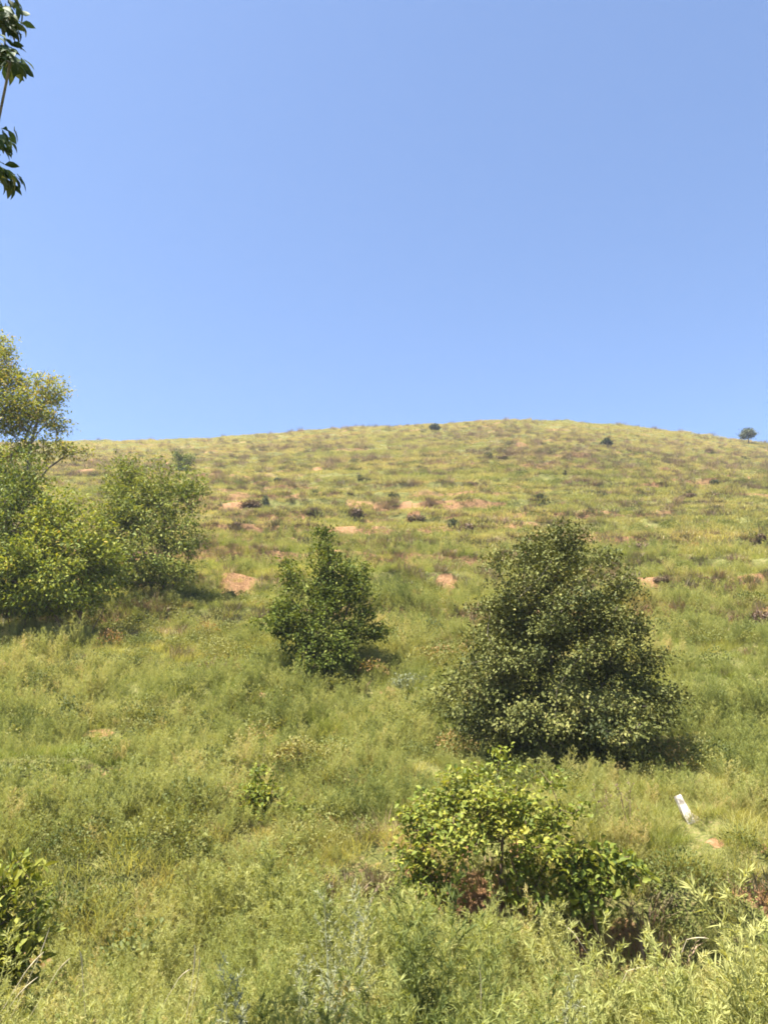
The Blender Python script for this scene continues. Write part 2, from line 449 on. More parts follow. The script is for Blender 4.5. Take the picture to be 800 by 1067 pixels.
def feathery_mesh(name, h, nb, mat, spread=0.34, leaf=0.05, width=0.0045, nstem=3, per=16, splay=0.22):
    P, D, N, L, W = [], [], [], [], []
    for s in range(nstem):
        a = rng.random() * 6.28
        lean = np.array([math.cos(a), math.sin(a), 0]) * splay * (0.3 + 0.7 * rng.random())
        hh = h * (0.7 + 0.3 * rng.random())
        o = np.array([math.cos(a + 1), math.sin(a + 1), 0]) * 0.05 * rng.random()
        tip = o + lean * hh + np.array([0, 0, hh])
        P.append(o); D.append(tip - o); N.append(rng.normal(size=3)); L.append(hh); W.append(0.006)
        for b in range(nb):
            f = 0.15 + 0.82 * (b + rng.random()) / nb
            q = o + (tip - o) * f
            az = rng.random() * 6.28
            bl = spread * h * (1.08 - f) * (0.55 + 0.6 * rng.random()) + 0.03
            d = unit(np.array([math.cos(az), math.sin(az), 0.75 + 0.7 * rng.random()]))
            P.append(q); D.append(d); N.append(rng.normal(size=3)); L.append(bl); W.append(0.003)
            for k in range(per):
                g = 0.15 + 0.85 * rng.random()
                P.append(q + d * bl * g); D.append(unit(d * 0.7 + rng.normal(size=3) * 0.6 + np.array([0, 0, 0.15])))
                N.append(np.array([0, 0, 1.0]) + rng.normal(size=3) * 0.7); L.append(leaf * (0.5 + rng.random())); W.append(width * (0.7 + 0.8 * rng.random()))
    P, D, N = map(np.array, (P, D, N)); L, W = np.array(L), np.array(W)
    return leaves_mesh(name, P, D, N, L, W * 2, np.full(len(P), 0.5), mat, LEAF2)

def herb_mesh(name, h, r, n, L, mat, aspect=0.5):
    th = rng.random(n) * 6.283; q = r * np.sqrt(rng.random(n))
    x, y = np.cos(th) * q, np.sin(th) * q
    top = h * (1 - (q / r) ** 2 * 0.7)
    P = np.stack([x, y, top * (0.35 + 0.65 * rng.random(n) ** 0.6)], 1)
    o = unit(np.stack([x, y, np.full(n, 0.2)], 1))
    D = unit(o * 0.7 + rng.normal(size=(n, 3)) * 0.6)
    N = np.array([0, 0, 1.0]) + o * 0.4 + rng.normal(size=(n, 3)) * 0.45
    ln = L * (0.6 + 0.8 * rng.random(n))
    return leaves_mesh(name, P, D, N, ln, ln * aspect, np.full(n, 0.5), mat, LEAF2)

POST = ground(716, 855)
def scatter(name, label, cat, protos, P, scale, tone, tilt=0.12):
    """one object of uncountable ground cover: plants standing on points of the hillside"""
    # the grass round the post is trodden short
    dx, dy = P[:, 0] - POST[0], P[:, 1] - POST[1]
    near = 1.45 * np.exp(-((dx + 0.07) / 0.24) ** 2 - ((dy + 0.3) / 0.5) ** 2)
    for X_, y_, w_, d_ in ((12, 6.3, 0.5, 0.8), (268, 10.6, 0.6, 0.7), (610, 8.6, 0.5, 0.6)):      # low growth in front of the leafy plants
        near = np.maximum(near, np.exp(-((P[:, 0] - ray(X_, 760)[0] * y_) / w_) ** 2 - ((P[:, 1] - y_) / d_) ** 2))
    keep = rng.random(len(P)) > near * 0.1
    P, scale, tone = P[keep], (scale * (1 - 0.5 * near))[keep], tone[keep]
    n = len(P)
    me = bpy.data.meshes.new(name); me.vertices.add(n); me.vertices.foreach_set('co', np.asarray(P, np.float32).ravel())
    def att(k, ty, arr, key):
        a = me.attributes.new(k, ty, 'POINT'); a.data.foreach_set(key, arr)
    rot = np.stack([rng.normal(size=n) * tilt, rng.normal(size=n) * tilt, rng.random(n) * 6.283], 1).astype(np.float32)
    att('rot', 'FLOAT_VECTOR', rot.ravel(), 'vector')
    att('scl', 'FLOAT', np.asarray(scale, np.float32), 'value')
    att('pick', 'INT', rng.integers(0, len(protos), n).astype(np.int32), 'value')
    att('tone', 'FLOAT', np.clip(tone, 0, 1).astype(np.float32), 'value')
    o = link(name, me); tag(o, label, cat, kind='stuff')
    ng = bpy.data.node_groups.new(name + '_growth', 'GeometryNodeTree')
    ng.interface.new_socket('Geometry', in_out='INPUT', socket_type='NodeSocketGeometry')
    ng.interface.new_socket('Geometry', in_out='OUTPUT', socket_type='NodeSocketGeometry')
    nd, ln = ng.nodes, ng.links
    gi, go = nd.new('NodeGroupInput'), nd.new('NodeGroupOutput')
    g2i = nd.new('GeometryNodeGeometryToInstance')
    for p in reversed(protos):
        oi = nd.new('GeometryNodeObjectInfo'); oi.inputs['Object'].default_value = p
        oi.inputs['As Instance'].default_value = False
        ln.new(oi.outputs['Geometry'], g2i.inputs[0])
    iop = nd.new('GeometryNodeInstanceOnPoints'); iop.inputs['Pick Instance'].default_value = True
    def na(k, ty):
        a = nd.new('GeometryNodeInputNamedAttribute'); a.data_type = ty; a.inputs['Name'].default_value = k
        return a.outputs['Attribute']
    e2r = nd.new('FunctionNodeEulerToRotation')
    ln.new(na('rot', 'FLOAT_VECTOR'), e2r.inputs[0])
    ln.new(gi.outputs[0], iop.inputs['Points']); ln.new(g2i.outputs[0], iop.inputs['Instance'])
    ln.new(na('pick', 'INT'), iop.inputs['Instance Index'])
    ln.new(e2r.outputs[0], iop.inputs['Rotation']); ln.new(na('scl', 'FLOAT'), iop.inputs['Scale'])
    ln.new(iop.outputs[0], go.inputs[0])
    md = o.modifiers.new('growth', 'NODES'); md.node_group = ng
    return o

def band_points(y0, y1, dens, uside=0.95, pad=4.0):
    """random points between two distances, within a wide fan round the view"""
    A = 0.5 * (2 * (uside * y0 + pad) + 2 * (uside * y1 + pad)) * (y1 - y0)
    n = int(A * dens)
    y = y0 + (y1 - y0) * rng.random(int(n * 1.6)); w = uside * y + pad
    keep = rng.random(len(y)) < w / (uside * y1 + pad)
    y = y[keep]; x = (rng.random(len(y)) * 2 - 1) * (uside * y + pad)
    return x, y

def tone_field(x, y):
    t = 0.38 + 0.7 * (fbm(x / 7.0, y / 4.0, 61, 4) - 0.5) + 0.5 * (fbm(x / 1.6, y / 1.3, 63, 3) - 0.5)
    t = t + 0.16 * sst(45, 120, y)
    return t

def build_cover():
    tufts_near = [proto('grass_tuft', blades_mesh('grass_tuft', 90, 0.27, 0.21, 0.0055, 1.1, M_GRASS, mn=0.25)) for _ in range(4)]
    tufts_far = [proto('grass_clump', blades_mesh('grass_clump', 90, 0.21, 0.45, 0.018, 1.0, M_HILL, mn=0.25)) for _ in range(4)]
    weeds = [proto('feathery_weed_plant', feathery_mesh('feathery_weed_plant', 0.8 + 0.25 * rng.random(), 18, M_WEED, leaf=0.042, width=0.0028, per=20)) for _ in range(5)]
    bushy = [proto('bushy_weed_plant', feathery_mesh('bushy_weed_plant', 0.75, 9, M_WEED, spread=0.42, leaf=0.032, width=0.0021, nstem=7, per=30, splay=0.7)) for _ in range(5)]
    weeds = weeds + bushy
    herbs = [proto('herb_clump', herb_mesh('herb_clump', 0.34, 0.28, 300, 0.034, M_HERB, 0.6)) for _ in range(4)]
    drys = [proto('dry_tuft', blades_mesh('dry_tuft', 60, 0.42, 0.22, 0.010, 0.8, M_DRY)) for _ in range(4)]
    GP, GS, GT = [], [], []
    FP, FS, FT = [], [], []
    # short meadow grass, near
    for y0, y1, dn in [(-1.0, 2.2, 10), (2.2, 9.4, 12), (9.4, 13, 30), (13, 16, 18), (16, 24, 16), (24, 34, 17)]:
        x, y = band_points(y0, y1, dn)
        z, riser, edge, bank, bank2 = base_parts(x, y)
        s = soil_mask(x, y)
        keep = (rng.random(len(x)) > 0.9 * np.maximum.reduce([s, 0.6 * bank, 0.2 * riser]))
        x, y, z, edge = x[keep], y[keep], z[keep], edge[keep]
        sc = (0.55 + 0.7 * fbm(x / 1.8, y / 1.8, 65, 3)) * (0.75 + 0.5 * rng.random(len(x)))
        GP.append(np.stack([x, y, z], 1)); GS.append(sc); GT.append(tone_field(x, y) + rng.normal(size=len(x)) * 0.12)
    # meadow, far
    for y0, y1, dn in [(32, 48, 10), (48, 75, 8), (75, 110, 6), (110, 152, 4.5)]:
        x, y = band_points(y0, y1, dn, uside=1.0)
        z, riser, edge, bank, bank2 = base_parts(x, y)
        s = soil_mask(x, y)
        keep = (rng.random(len(x)) > 0.88 * np.maximum(s, 0.2 * riser))
        x, y, z, edge = x[keep], y[keep], z[keep], edge[keep]
        sc = (0.6 + 0.8 * fbm(x / 3.5, y / 3.5, 67, 3)) * (0.7 + 0.6 * rng.random(len(x)))
        FP.append(np.stack([x, y, z], 1)); FS.append(sc); FT.append(tone_field(x, y) + 0.10 * edge + rng.normal(size=len(x)) * 0.10)
    scatter('meadow_grass', 'yellow green meadow grass covering the lower slope and the terraces', 'grass', tufts_near, np.vstack(GP), np.concatenate(GS), np.concatenate(GT))
    scatter('hill_grass', 'pale green and straw coloured grass over the upper hillside', 'grass', tufts_far, np.vstack(FP), np.concatenate(FS), np.concatenate(FT))
    # feathery weeds in the foreground field
    P, S, T = [], [], []
    for y0, y1, dn in [(2.4, 9.6, 34), (9.6, 16, 30), (16, 24, 20), (24, 36, 8)]:
        x, y = band_points(y0, y1, dn)
        z, riser, edge, bank, bank2 = base_parts(x, y)
        n1 = fbm(x / 1.6, y / 1.6, 71, 3)
        if y0 > 9: keep = (n1 > 0.40 + 0.05 * sst(0.5, 2.0, x)) & (bank < 0.3) & (soil_mask(x, y) < 0.4)
        else: keep = (rng.random(len(x)) < 0.1 + 1.5 * n1) & (rng.random(len(x)) > 0.7 * bank) & (soil_mask(x, y) < 0.5)
        x, y, z, n1 = x[keep], y[keep], z[keep], n1[keep]
        sc = (0.38 + 0.95 * sst(0.25, 0.75, n1)) * (0.65 + 0.6 * rng.random(len(x)))
        sc *= np.where(y < 9.6, 0.7 + 0.38 * sst(3.2, 5.5, y) - 0.26 * sst(7.6, 9.3, y) * sst(-1.5, 1, x), 0.56)
        P.append(np.stack([x, y, z], 1)); S.append(sc)
        T.append(0.47 + 1.05 * (fbm(x / 2.2, y / 1.6, 73, 4) - 0.5) + 0.04 * sst(-1, 2, x) + rng.normal(size=len(x)) * 0.16)
    scatter('tall_weeds', 'feathery yellow green weeds filling the foreground field', 'weeds', weeds, np.vstack(P), np.concatenate(S), np.concatenate(T), 0.16)
    # broad leaved herbs and low mounds
    P, S, T = [], [], []
    for y0, y1, dn in [(2.6, 9.8, 5), (9.5, 14, 8), (14, 24, 6), (24, 40, 1.6), (40, 80, 0.35)]:
        x, y = band_points(y0, y1, dn)
        z, riser, edge, bank, bank2 = base_parts(x, y)
        n1 = fbm(x / 1.1, y / 0.8, 75, 3) + rng.normal(size=len(x)) * 0.06
        keep = (n1 > 0.50 + 0.10 * sst(-1, 3, x) * (y < 20) + 0.05 * (bank > 0.2) - 0.12 * (bank2 > 0.2)) & (rng.random(len(x)) > 0.8 * soil_mask(x, y))
        x, y, z, n1, bank = x[keep], y[keep], z[keep], n1[keep], bank[keep]
        P.append(np.stack([x, y, z], 1)); S.append((0.5 + 1.0 * n1) * (0.6 + 0.7 * rng.random(len(x))) * (1 + 0.5 * sst(30, 70, y)))
        T.append(0.42 + 0.9 * (fbm(x / 1.2, y / 1.2, 76, 3) - 0.5) + rng.normal(size=len(x)) * 0.18)
    scatter('ground_cover', 'low leafy green herbs in mounds among the grass', 'ground cover', herbs, np.vstack(P), np.concatenate(S), np.concatenate(T), 0.2)
    # dry and reddish grass along the terrace edges
    P, S, T = [], [], []
    for y0, y1, dn in [(9, 24, 7), (24, 48, 6), (48, 80, 4.5), (80, 135, 3)]:
        x, y = band_points(y0, y1, dn, uside=1.0)
        z, riser, edge, bank, bank2 = base_parts(x, y)
        n1 = fbm(x / 3.0, y / 2.0, 81, 3)
        pr = np.maximum.reduce([0.75 * riser * sst(0.36, 0.55, n1), 0.55 * edge * sst(0.4, 0.6, n1), 0.6 * bank, 0.5 * bank2 * sst(0.4, 0.6, n1), 0.10 * sst(0.55, 0.7, n1)])
        keep = rng.random(len(x)) < pr * (1 - 0.75 * sst(100, 122, y)) * (1 - 0.9 * soil_mask(x, y))
        x, y, z = x[keep], y[keep], z[keep]
        P.append(np.stack([x, y, z], 1)); S.append((0.5 + 0.7 * rng.random(len(x))) * (1 + 0.9 * sst(30, 90, y)))
        T.append(0.40 + 0.7 * (fbm(x / 2, y / 2, 83, 3) - 0.5) + rng.normal(size=len(x)) * 0.2)
    scatter('dry_grass', 'dry brown and pinkish grass along the terrace edges', 'dry grass', drys, np.vstack(P), np.concatenate(S), np.concatenate(T), 0.15)

def build_scrub():
    ms = leaf_mat('terrace_scrub_leaf', [(0, (0.11, 0.11, 0.05)), (0.35, (0.19, 0.16, 0.09)), (0.7, (0.27, 0.19, 0.13)), (1, (0.34, 0.225, 0.145))], 'INSTANCER', transl=0.15)
    pr = [proto('scrub_clump', blades_mesh('scrub_clump', 130, 0.34, 0.30, 0.014, 0.9, ms, mn=0.3)) for _ in range(4)]
    P, S, T = [], [], []
    for y0, y1, dn in [(9, 17, 9), (17, 30, 11), (30, 50, 10), (50, 85, 6.5), (85, 130, 3.2)]:
        x, y = band_points(y0, y1, dn, uside=1.0)
        z, riser, edge, bank, bank2 = base_parts(x, y)
        n1 = fbm(x / 8.0, y / 2.0, 85, 3)
        keep = rng.random(len(x)) < np.maximum.reduce([riser * sst(0.30, 0.50, n1), 0.03 * (n1 > 0.55), 0.85 * bank, 0.35 * bank2 * (n1 > 0.45)])
        keep &= (rng.random(len(x)) > 0.8 * sst(95, 120, y)) & (soil_mask(x, y) < 0.3)
        x, y, z = x[keep], y[keep], z[keep]
        P.append(np.stack([x, y, z], 1)); S.append((0.4 + 0.7 * rng.random(len(x)) ** 1.5) * (1 + 0.35 * sst(30, 90, y) - 0.25 * (y < 14) * (y > 10.0)))
        T.append(0.42 + 0.9 * (fbm(x / 2.5, y / 2.5, 87, 3) - 0.5) + rng.normal(size=len(x)) * 0.2)
    scatter('terrace_scrub', 'low purple brown scrub in broken bands along the old terrace edges', 'scrub', pr, np.vstack(P), np.concatenate(S), np.concatenate(T), 0.2)
build_cover()
build_scrub()

# ------------------------------------------------------------------ trees and bushes
def leafm(name, stops, **kw):
    return leaf_mat(name, stops, 'GEOMETRY', **kw)
M_L_DARK = leafm('dark_glossy_leaf', [(0, (0.034, 0.044, 0.012)), (0.5, (0.092, 0.100, 0.024)), (0.85, (0.165, 0.165, 0.045)), (1, (0.22, 0.195, 0.065))], rough=0.6, spec=0.12, transl=0.12)
M_L_MID = leafm('mid_green_leaf', [(0, (0.050, 0.070, 0.010)), (0.5, (0.105, 0.135, 0.018)), (1, (0.20, 0.205, 0.034))], rough=0.6, spec=0.12, transl=0.26)
M_L_OLIVE = leafm('olive_green_leaf', [(0, (0.070, 0.100, 0.018)), (0.5, (0.165, 0.195, 0.034)), (1, (0.28, 0.275, 0.06))], transl=0.28)
M_L_YEL = leafm('yellow_green_leaf', [(0, (0.085, 0.12, 0.018)), (0.5, (0.21, 0.235, 0.030)), (0.85, (0.33, 0.315, 0.045)), (1, (0.38, 0.27, 0.06))], transl=0.32)
M_L_BRIGHT = leafm('bright_bush_leaf', [(0, (0.06, 0.09, 0.014)), (0.5, (0.17, 0.20, 0.030)), (1, (0.31, 0.29, 0.05))], rough=0.55, spec=0.16, transl=0.32)
M_L_NEAR = leafm('overhanging_leaf', [(0, (0.025, 0.045, 0.015)), (0.6, (0.05, 0.08, 0.022)), (1, (0.16, 0.15, 0.05))], rough=0.6, spec=0.12, transl=0.2)
M_L_FAR = leafm('far_shrub_leaf', [(0, (0.050, 0.068, 0.032)), (0.5, (0.088, 0.102, 0.050)), (1, (0.14, 0.14, 0.07))], transl=0.15)
M_L_BROWN = leafm('brown_shrub_leaf', [(0, (0.085, 0.06, 0.042)), (0.5, (0.16, 0.11, 0.075)), (1, (0.25, 0.18, 0.11))], transl=0.15)
M_L_GREY = leafm('silvery_leaf', [(0, (0.14, 0.16, 0.09)), (0.5, (0.23, 0.24, 0.14)), (1, (0.33, 0.32, 0.21))], transl=0.2)

# big dark tree, right of the middle
b = on_ground(583, 14.0)
lob = []
GROW = 1.0
def lobe(X, Y, w, h, dy=0.0, dep=None, by=14.0, base=None, kk=None):
    kk = by / FPX
    p = at_depth(X, Y, by) - base
    return (p[0], dy, p[2], w * kk * GROW, (dep if dep is not None else w * kk) * GROW, h * kk * GROW)
L1 = lambda *a, **k: lobe(*a, by=14.0, base=b, **k)
lobes = [L1(572, 570, 42, 32), L1(540, 600, 42, 36, dy=-.3), L1(618, 600, 40, 34, dy=.1), L1(575, 640, 66, 42, dy=-.3), L1(520, 660, 46, 46),
         L1(632, 655, 46, 44), L1(506, 712, 42, 44, dy=-.2), L1(575, 700, 70, 52, dy=-.7), L1(655, 705, 46, 46, dy=-.1), L1(600, 745, 62, 36, dy=-.8),
         L1(540, 750, 46, 32, dy=-.5), L1(662, 738, 34, 30, dy=-.4), L1(580, 680, 80, 60, dy=.9), L1(592, 574, 34, 30), L1(635, 632, 38, 34), L1(525, 635, 40, 34), L1(560, 640, 60, 44, dy=.5), L1(680, 722, 28, 22), L1(500, 745, 36, 26, dy=-.3), L1(630, 762, 40, 22, dy=-.4), L1(550, 782, 44, 18, dy=-.3), L1(615, 786, 44, 16, dy=-.3), L1(490, 728, 30, 34), L1(655, 772, 30, 18, dy=-.3)]
z0 = np.zeros(3)
stems = [[(0, 0, -0.1), (0.02, 0, 0.5), (-0.05, 0.05, 1.2), (-0.1, 0, 2.2), (-0.12, 0, 3.2)],
         [(0.1, 0.05, -0.1), (0.35, 0, 0.6), (0.7, -0.1, 1.4)], [(-0.1, -0.05, -0.1), (-0.4, -0.1, 0.6), (-0.8, -0.1, 1.3)], [(0, -0.1, -0.1), (0.05, -0.5, 0.7)]]
make_tree('broadleaf_tree', 'large dark green round tree right of the centre, on the terrace above the bank', 'tree', b, lobes, stems, 470, 130, 0.135, 0.064,
          M_L_DARK, M_BARK, aspect=0.6, tip_r=0.0035, bias=0.30, zmin=0.1, tone_mu=0.5, tone_sd=0.13, cl_sd=0.18, up=1.0, flat=0.6)
GROW = 1.02

# small tree in the middle
b = on_ground(335, 18.0)
L2 = lambda *a, **k: lobe(*a, by=18.0, base=b, **k)
lobes = [L2(338, 562, 11, 18), L2(338, 582, 17, 20), L2(336, 606, 26, 26), L2(304, 594, 13, 22), L2(367, 594, 14, 22), L2(378, 640, 14, 18), L2(296, 640, 16, 20), L2(300, 616, 18, 18), L2(370, 615, 17, 22), L2(335, 630, 26, 26), L2(288, 645, 22, 16, dy=-.2),
         L2(356, 648, 26, 24, dy=-.2), L2(322, 655, 26, 24, dy=-.2), L2(342, 676, 30, 26, dy=-.3), L2(310, 672, 20, 18), L2(392, 656, 12, 7), L2(330, 692, 30, 16, dy=-.3), L2(355, 680, 24, 20, dy=-.3)]
stems = [[(0, 0, -0.1), (0.02, 0, 0.8), (0.03, 0, 1.6), (0.08, 0, 2.6)], [(-0.05, 0, -0.1), (-0.3, 0, 0.8), (-0.6, 0.05, 1.6)], [(0.08, 0, -0.1), (0.3, -0.05, 0.8), (0.6, 0, 1.7)]]
make_tree('young_tree', 'small upright mid green tree left of the centre, with three leafy tops', 'tree', b, lobes, stems, 330, 60, 0.12, 0.08, M_L_MID, M_TWIG,
          aspect=0.5, bias=0.45, tone_mu=0.45, tip_r=0.004)

GROW = 1.02
# olive bush tree on the left
b = on_ground(158, 24.0)
L3 = lambda *a, **k: lobe(*a, by=24.0, base=b, **k)
lobes = [L3(128, 492, 20, 28), L3(165, 500, 28, 24), L3(195, 510, 20, 26), L3(150, 530, 46, 34, dy=-.3), L3(190, 555, 28, 34), L3(120, 540, 24, 34, dy=-.4),
         L3(160, 580, 44, 28, dy=-.5), L3(120, 578, 26, 26, dy=-.3), L3(140, 515, 30, 30, dy=.5), L3(175, 596, 34, 14, dy=-.5), L3(130, 600, 34, 16, dy=-.5)]
stems = [[(0, 0, -0.1), (0.05, 0, 0.8), (0, 0, 1.8), (-0.1, 0, 3)], [(-0.1, 0, -0.1), (-0.4, 0, 1), (-0.8, 0, 2.4)], [(0.1, 0, -0.1), (0.4, 0, 1), (0.7, 0, 2.2)]]
make_tree('bushy_tree', 'wide olive green bushy tree, its right side open to the grass slope', 'tree', b, lobes, stems, 400, 44, 0.18, 0.105, M_L_OLIVE, M_TWIG, aspect=0.5,
          bias=0.4, tone_mu=0.5, tip_r=0.004)

GROW = 1.14
# tall half-bare tree at the left edge
b = on_ground(-8, 22.5)
L4 = lambda *a, **k: lobe(*a, by=22.5, base=b, **k)
lobes = [L4(2, 365, 12, 16), L4(-12, 385, 26, 26), L4(22, 395, 16, 12), L4(50, 398, 20, 12), L4(30, 418, 30, 14), L4(62, 412, 10, 16), L4(76, 440, 9, 6), L4(58, 440, 12, 10),
         L4(-30, 420, 36, 36), L4(15, 440, 26, 14), L4(-40, 390, 30, 26), L4(-62, 440, 30, 36), L4(-20, 480, 50, 24, dy=.4), L4(6, 356, 9, 14), L4(40, 405, 22, 14), L4(30, 462, 30, 12), L4(72, 466, 22, 8), L4(5, 410, 24, 24), L4(44, 432, 24, 10), L4(10, 385, 20, 16), L4(0, 430, 24, 20), L4(20, 425, 24, 16)]
stems = [[(0, 0, -0.1), (-0.05, 0, 1.2), (0.1, 0, 2.6), (0.15, 0, 4.2), (0.1, 0, 5.6), (0.25, 0, 6.6)], [(0.15, 0, 4.0), (0.7, 0, 4.9), (1.1, 0.1, 5.3), (1.7, 0.1, 5.5)], [(0.1, 0, 2.6), (-0.6, 0, 4.0), (-0.9, 0, 5.5)]]
make_tree('open_crowned_tree', 'tall tree at the left edge with sparse yellowing leaves and bare limbs against the sky', 'tree', b, lobes, stems, 820, 28, 0.15, 0.088, M_L_YEL, M_BARK,
          aspect=0.5, bias=0.5, tone_mu=0.66, tip_r=0.005)

# dense dark bush below it, at the left edge
b = on_ground(12, 21.0)
L5 = lambda *a, **k: lobe(*a, by=21.0, base=b, **k)
lobes = [L5(10, 490, 34, 26), L5(-14, 520, 40, 40), L5(34, 510, 22, 26), L5(15, 545, 44, 34, dy=-.4), L5(0, 590, 44, 34, dy=-.4), L5(40, 575, 26, 30), L5(0, 622, 44, 20, dy=-.5), L5(42, 615, 30, 20, dy=-.4)]
stems = [[(0, 0, -0.1), (0, 0, 1), (0, 0, 2.4)], [(-0.1, 0, -0.1), (-0.6, 0, 1.2)], [(0.1, 0, -0.1), (0.5, 0, 1.2)]]
make_tree('leafy_bush', 'dense deep green bush at the left edge, under the sparse yellowing tree', 'bush', b, lobes, stems, 330, 44, 0.18, 0.11, M_L_OLIVE, M_TWIG, aspect=0.5,
          bias=0.35, tone_mu=0.34)

# yellow-green bush in front, between the left edge and the olive tree
b = on_ground(72, 20.5)
L6 = lambda *a, **k: lobe(*a, by=20.5, base=b, **k)
lobes = [L6(70, 520, 26, 18), L6(50, 545, 24, 20), L6(90, 550, 28, 22), L6(72, 575, 46, 24, dy=-.4), L6(30, 585, 30, 26, dy=-.4), L6(60, 606, 46, 24, dy=-.5), L6(105, 585, 22, 20),
         L6(15, 612, 30, 20, dy=-.3), L6(100, 606, 24, 14), L6(60, 622, 46, 12, dy=-.4)]
stems = [[(0, 0, -0.1), (0, 0, 0.8), (0, 0, 1.8)], [(-0.1, 0, -0.1), (-0.7, 0, 0.9)], [(0.1, 0, -0.1), (0.6, 0, 1.0)]]
make_tree('leafy_bush', 'yellow green spreading bush in front of the dense dark bush and the olive tree', 'bush', b, lobes, stems, 400, 40, 0.17, 0.11, M_L_YEL, M_TWIG, aspect=0.48,
          bias=0.42, tone_mu=0.36)

# grey-green shrub just behind the olive tree
b = ground(191, 492)
b[2] = Z(b[0], b[1])
kk = b[1] / FPX
make_tree('small_shrub', 'small grey green shrub peeping over the top of the olive bushy tree', 'shrub', b,
          [(0, 0, 10 * kk, 11 * kk, 11 * kk, 9 * kk), (-5 * kk, 0, 18 * kk, 7 * kk, 7 * kk, 6 * kk), (6 * kk, 0, 16 * kk, 7 * kk, 7 * kk, 6 * kk)],
          [[(0, 0, -0.1), (0, 0, 8 * kk)]], 60, 30, 0.2, 0.16, M_L_OLIVE, M_TWIG, tone_mu=0.2)

# bright bush on the bank
GROW = 0.95
b = on_ground(500, 9.25)
L7 = lambda *a, **k: lobe(*a, by=9.3, base=b, **k)
lobes = [L7(522, 786, 14, 14), L7(568, 806, 18, 12), L7(480, 800, 20, 12), L7(500, 822, 46, 24), L7(446, 842, 34, 26), L7(540, 838, 36, 26), L7(470, 860, 46, 24, dy=-.2),
         L7(432, 872, 24, 24, dy=-.1), L7(555, 860, 36, 22, dy=-.15), L7(585, 840, 22, 20), L7(452, 905, 26, 20), L7(430, 900, 18, 22), L7(440, 925, 26, 16, dy=-.2), L7(535, 895, 34, 22, dy=-.1), L7(505, 845, 50, 26, dy=-.1), L7(550, 918, 30, 16, dy=-.15), L7(605, 820, 10, 9), L7(415, 850, 14, 12)]
stems = [[(0.0, 0.2, 0.0), (0.02, 0.1, 0.2)], [(0.05, 0.2, 0), (0.15, 0.1, 0.6), (0.2, 0, 1.4)], [(-0.1, 0.2, 0), (-0.35, 0.0, 0.5), (-0.55, 0, 1.0)], [(0.1, 0.2, 0), (0.4, 0.05, 0.7), (0.7, 0.1, 1.2)],
         [(0, 0.1, 0), (-0.1, -0.2, 0.7)]]
make_tree('leafy_bush', 'bright green broad leaved bush hanging over the red earth bank below the dark tree', 'bush', b, lobes, stems, 300, 20, 0.085, 0.062, M_L_BRIGHT, M_TWIG,
          aspect=0.6, shape=LEAF4, bias=0.38, tone_mu=0.5, tip_r=0.0022, up=0.8, zmin=0.08)

# trailing bush to its right
b = on_ground(612, 9.2)
L8 = lambda *a, **k: lobe(*a, by=9.2, base=b, **k)
lobes = [L8(605, 882, 24, 18), L8(640, 888, 24, 16), L8(598, 905, 22, 22), L8(612, 930, 14, 24), L8(660, 900, 20, 12), L8(630, 908, 26, 16)]
stems = [[(0, 0.3, 0.1), (0, 0.1, 0.6)], [(0.1, 0.3, 0.1), (0.3, 0.1, 0.6)]]
make_tree('leafy_bush', 'smaller trailing bush with drooping dark leaves, right of the bright bush on the bank', 'bush', b, lobes, stems, 80, 13, 0.09, 0.085, M_L_BRIGHT, M_TWIG,
          aspect=0.6, shape=LEAF4, tone_mu=0.36, droop=0.5, tip_r=0.003)

# sapling on the left step
b = on_ground(268, 11.3)
L9 = lambda *a, **k: lobe(*a, by=11.3, base=b, **k)
lobes = [L9(276, 802, 10, 14), L9(274, 826, 20, 16), L9(258, 846, 34, 18), L9(300, 844, 26, 16), L9(238, 860, 22, 18), L9(270, 868, 44, 16), L9(318, 862, 18, 14), L9(262, 882, 46, 12)]
stems = [[(0, 0, -0.1), (0.05, 0, 0.5), (0.12, 0, 1.1)]]
make_tree('sapling', 'small broad leaved sapling with a pointed top on the left grassy step', 'sapling', b, lobes, stems, 190, 15, 0.085, 0.066, M_L_BRIGHT, M_TWIG,
          aspect=0.55, shape=LEAF4, tone_mu=0.42, tip_r=0.0024, zmin=0.05)

# leafy plant at the lower left edge
b = on_ground(12, 7.0)
L10 = lambda *a, **k: lobe(*a, by=7.0, base=b, **k)
lobes = [L10(16, 915, 20, 14), L10(4, 940, 26, 20), L10(26, 945, 16, 18), L10(10, 975, 28, 20), L10(-14, 930, 24, 26), L10(8, 1005, 26, 18), L10(20, 900, 16, 14), L10(30, 970, 18, 20), L10(0, 1030, 34, 18)]
stems = [[(0, 0, -0.1), (0, 0, 0.5), (0.02, 0, 1.0)], [(-0.1, 0, -0.1), (-0.15, 0, 0.8)]]
make_tree('leafy_plant', 'fresh green leafy plant at the lower left edge of the field', 'plant', b, lobes, stems, 130, 12, 0.07, 0.085, M_L_MID, M_TWIG,
          aspect=0.42, shape=LEAF4, tone_mu=0.85, tip_r=0.003, zmin=0.1)

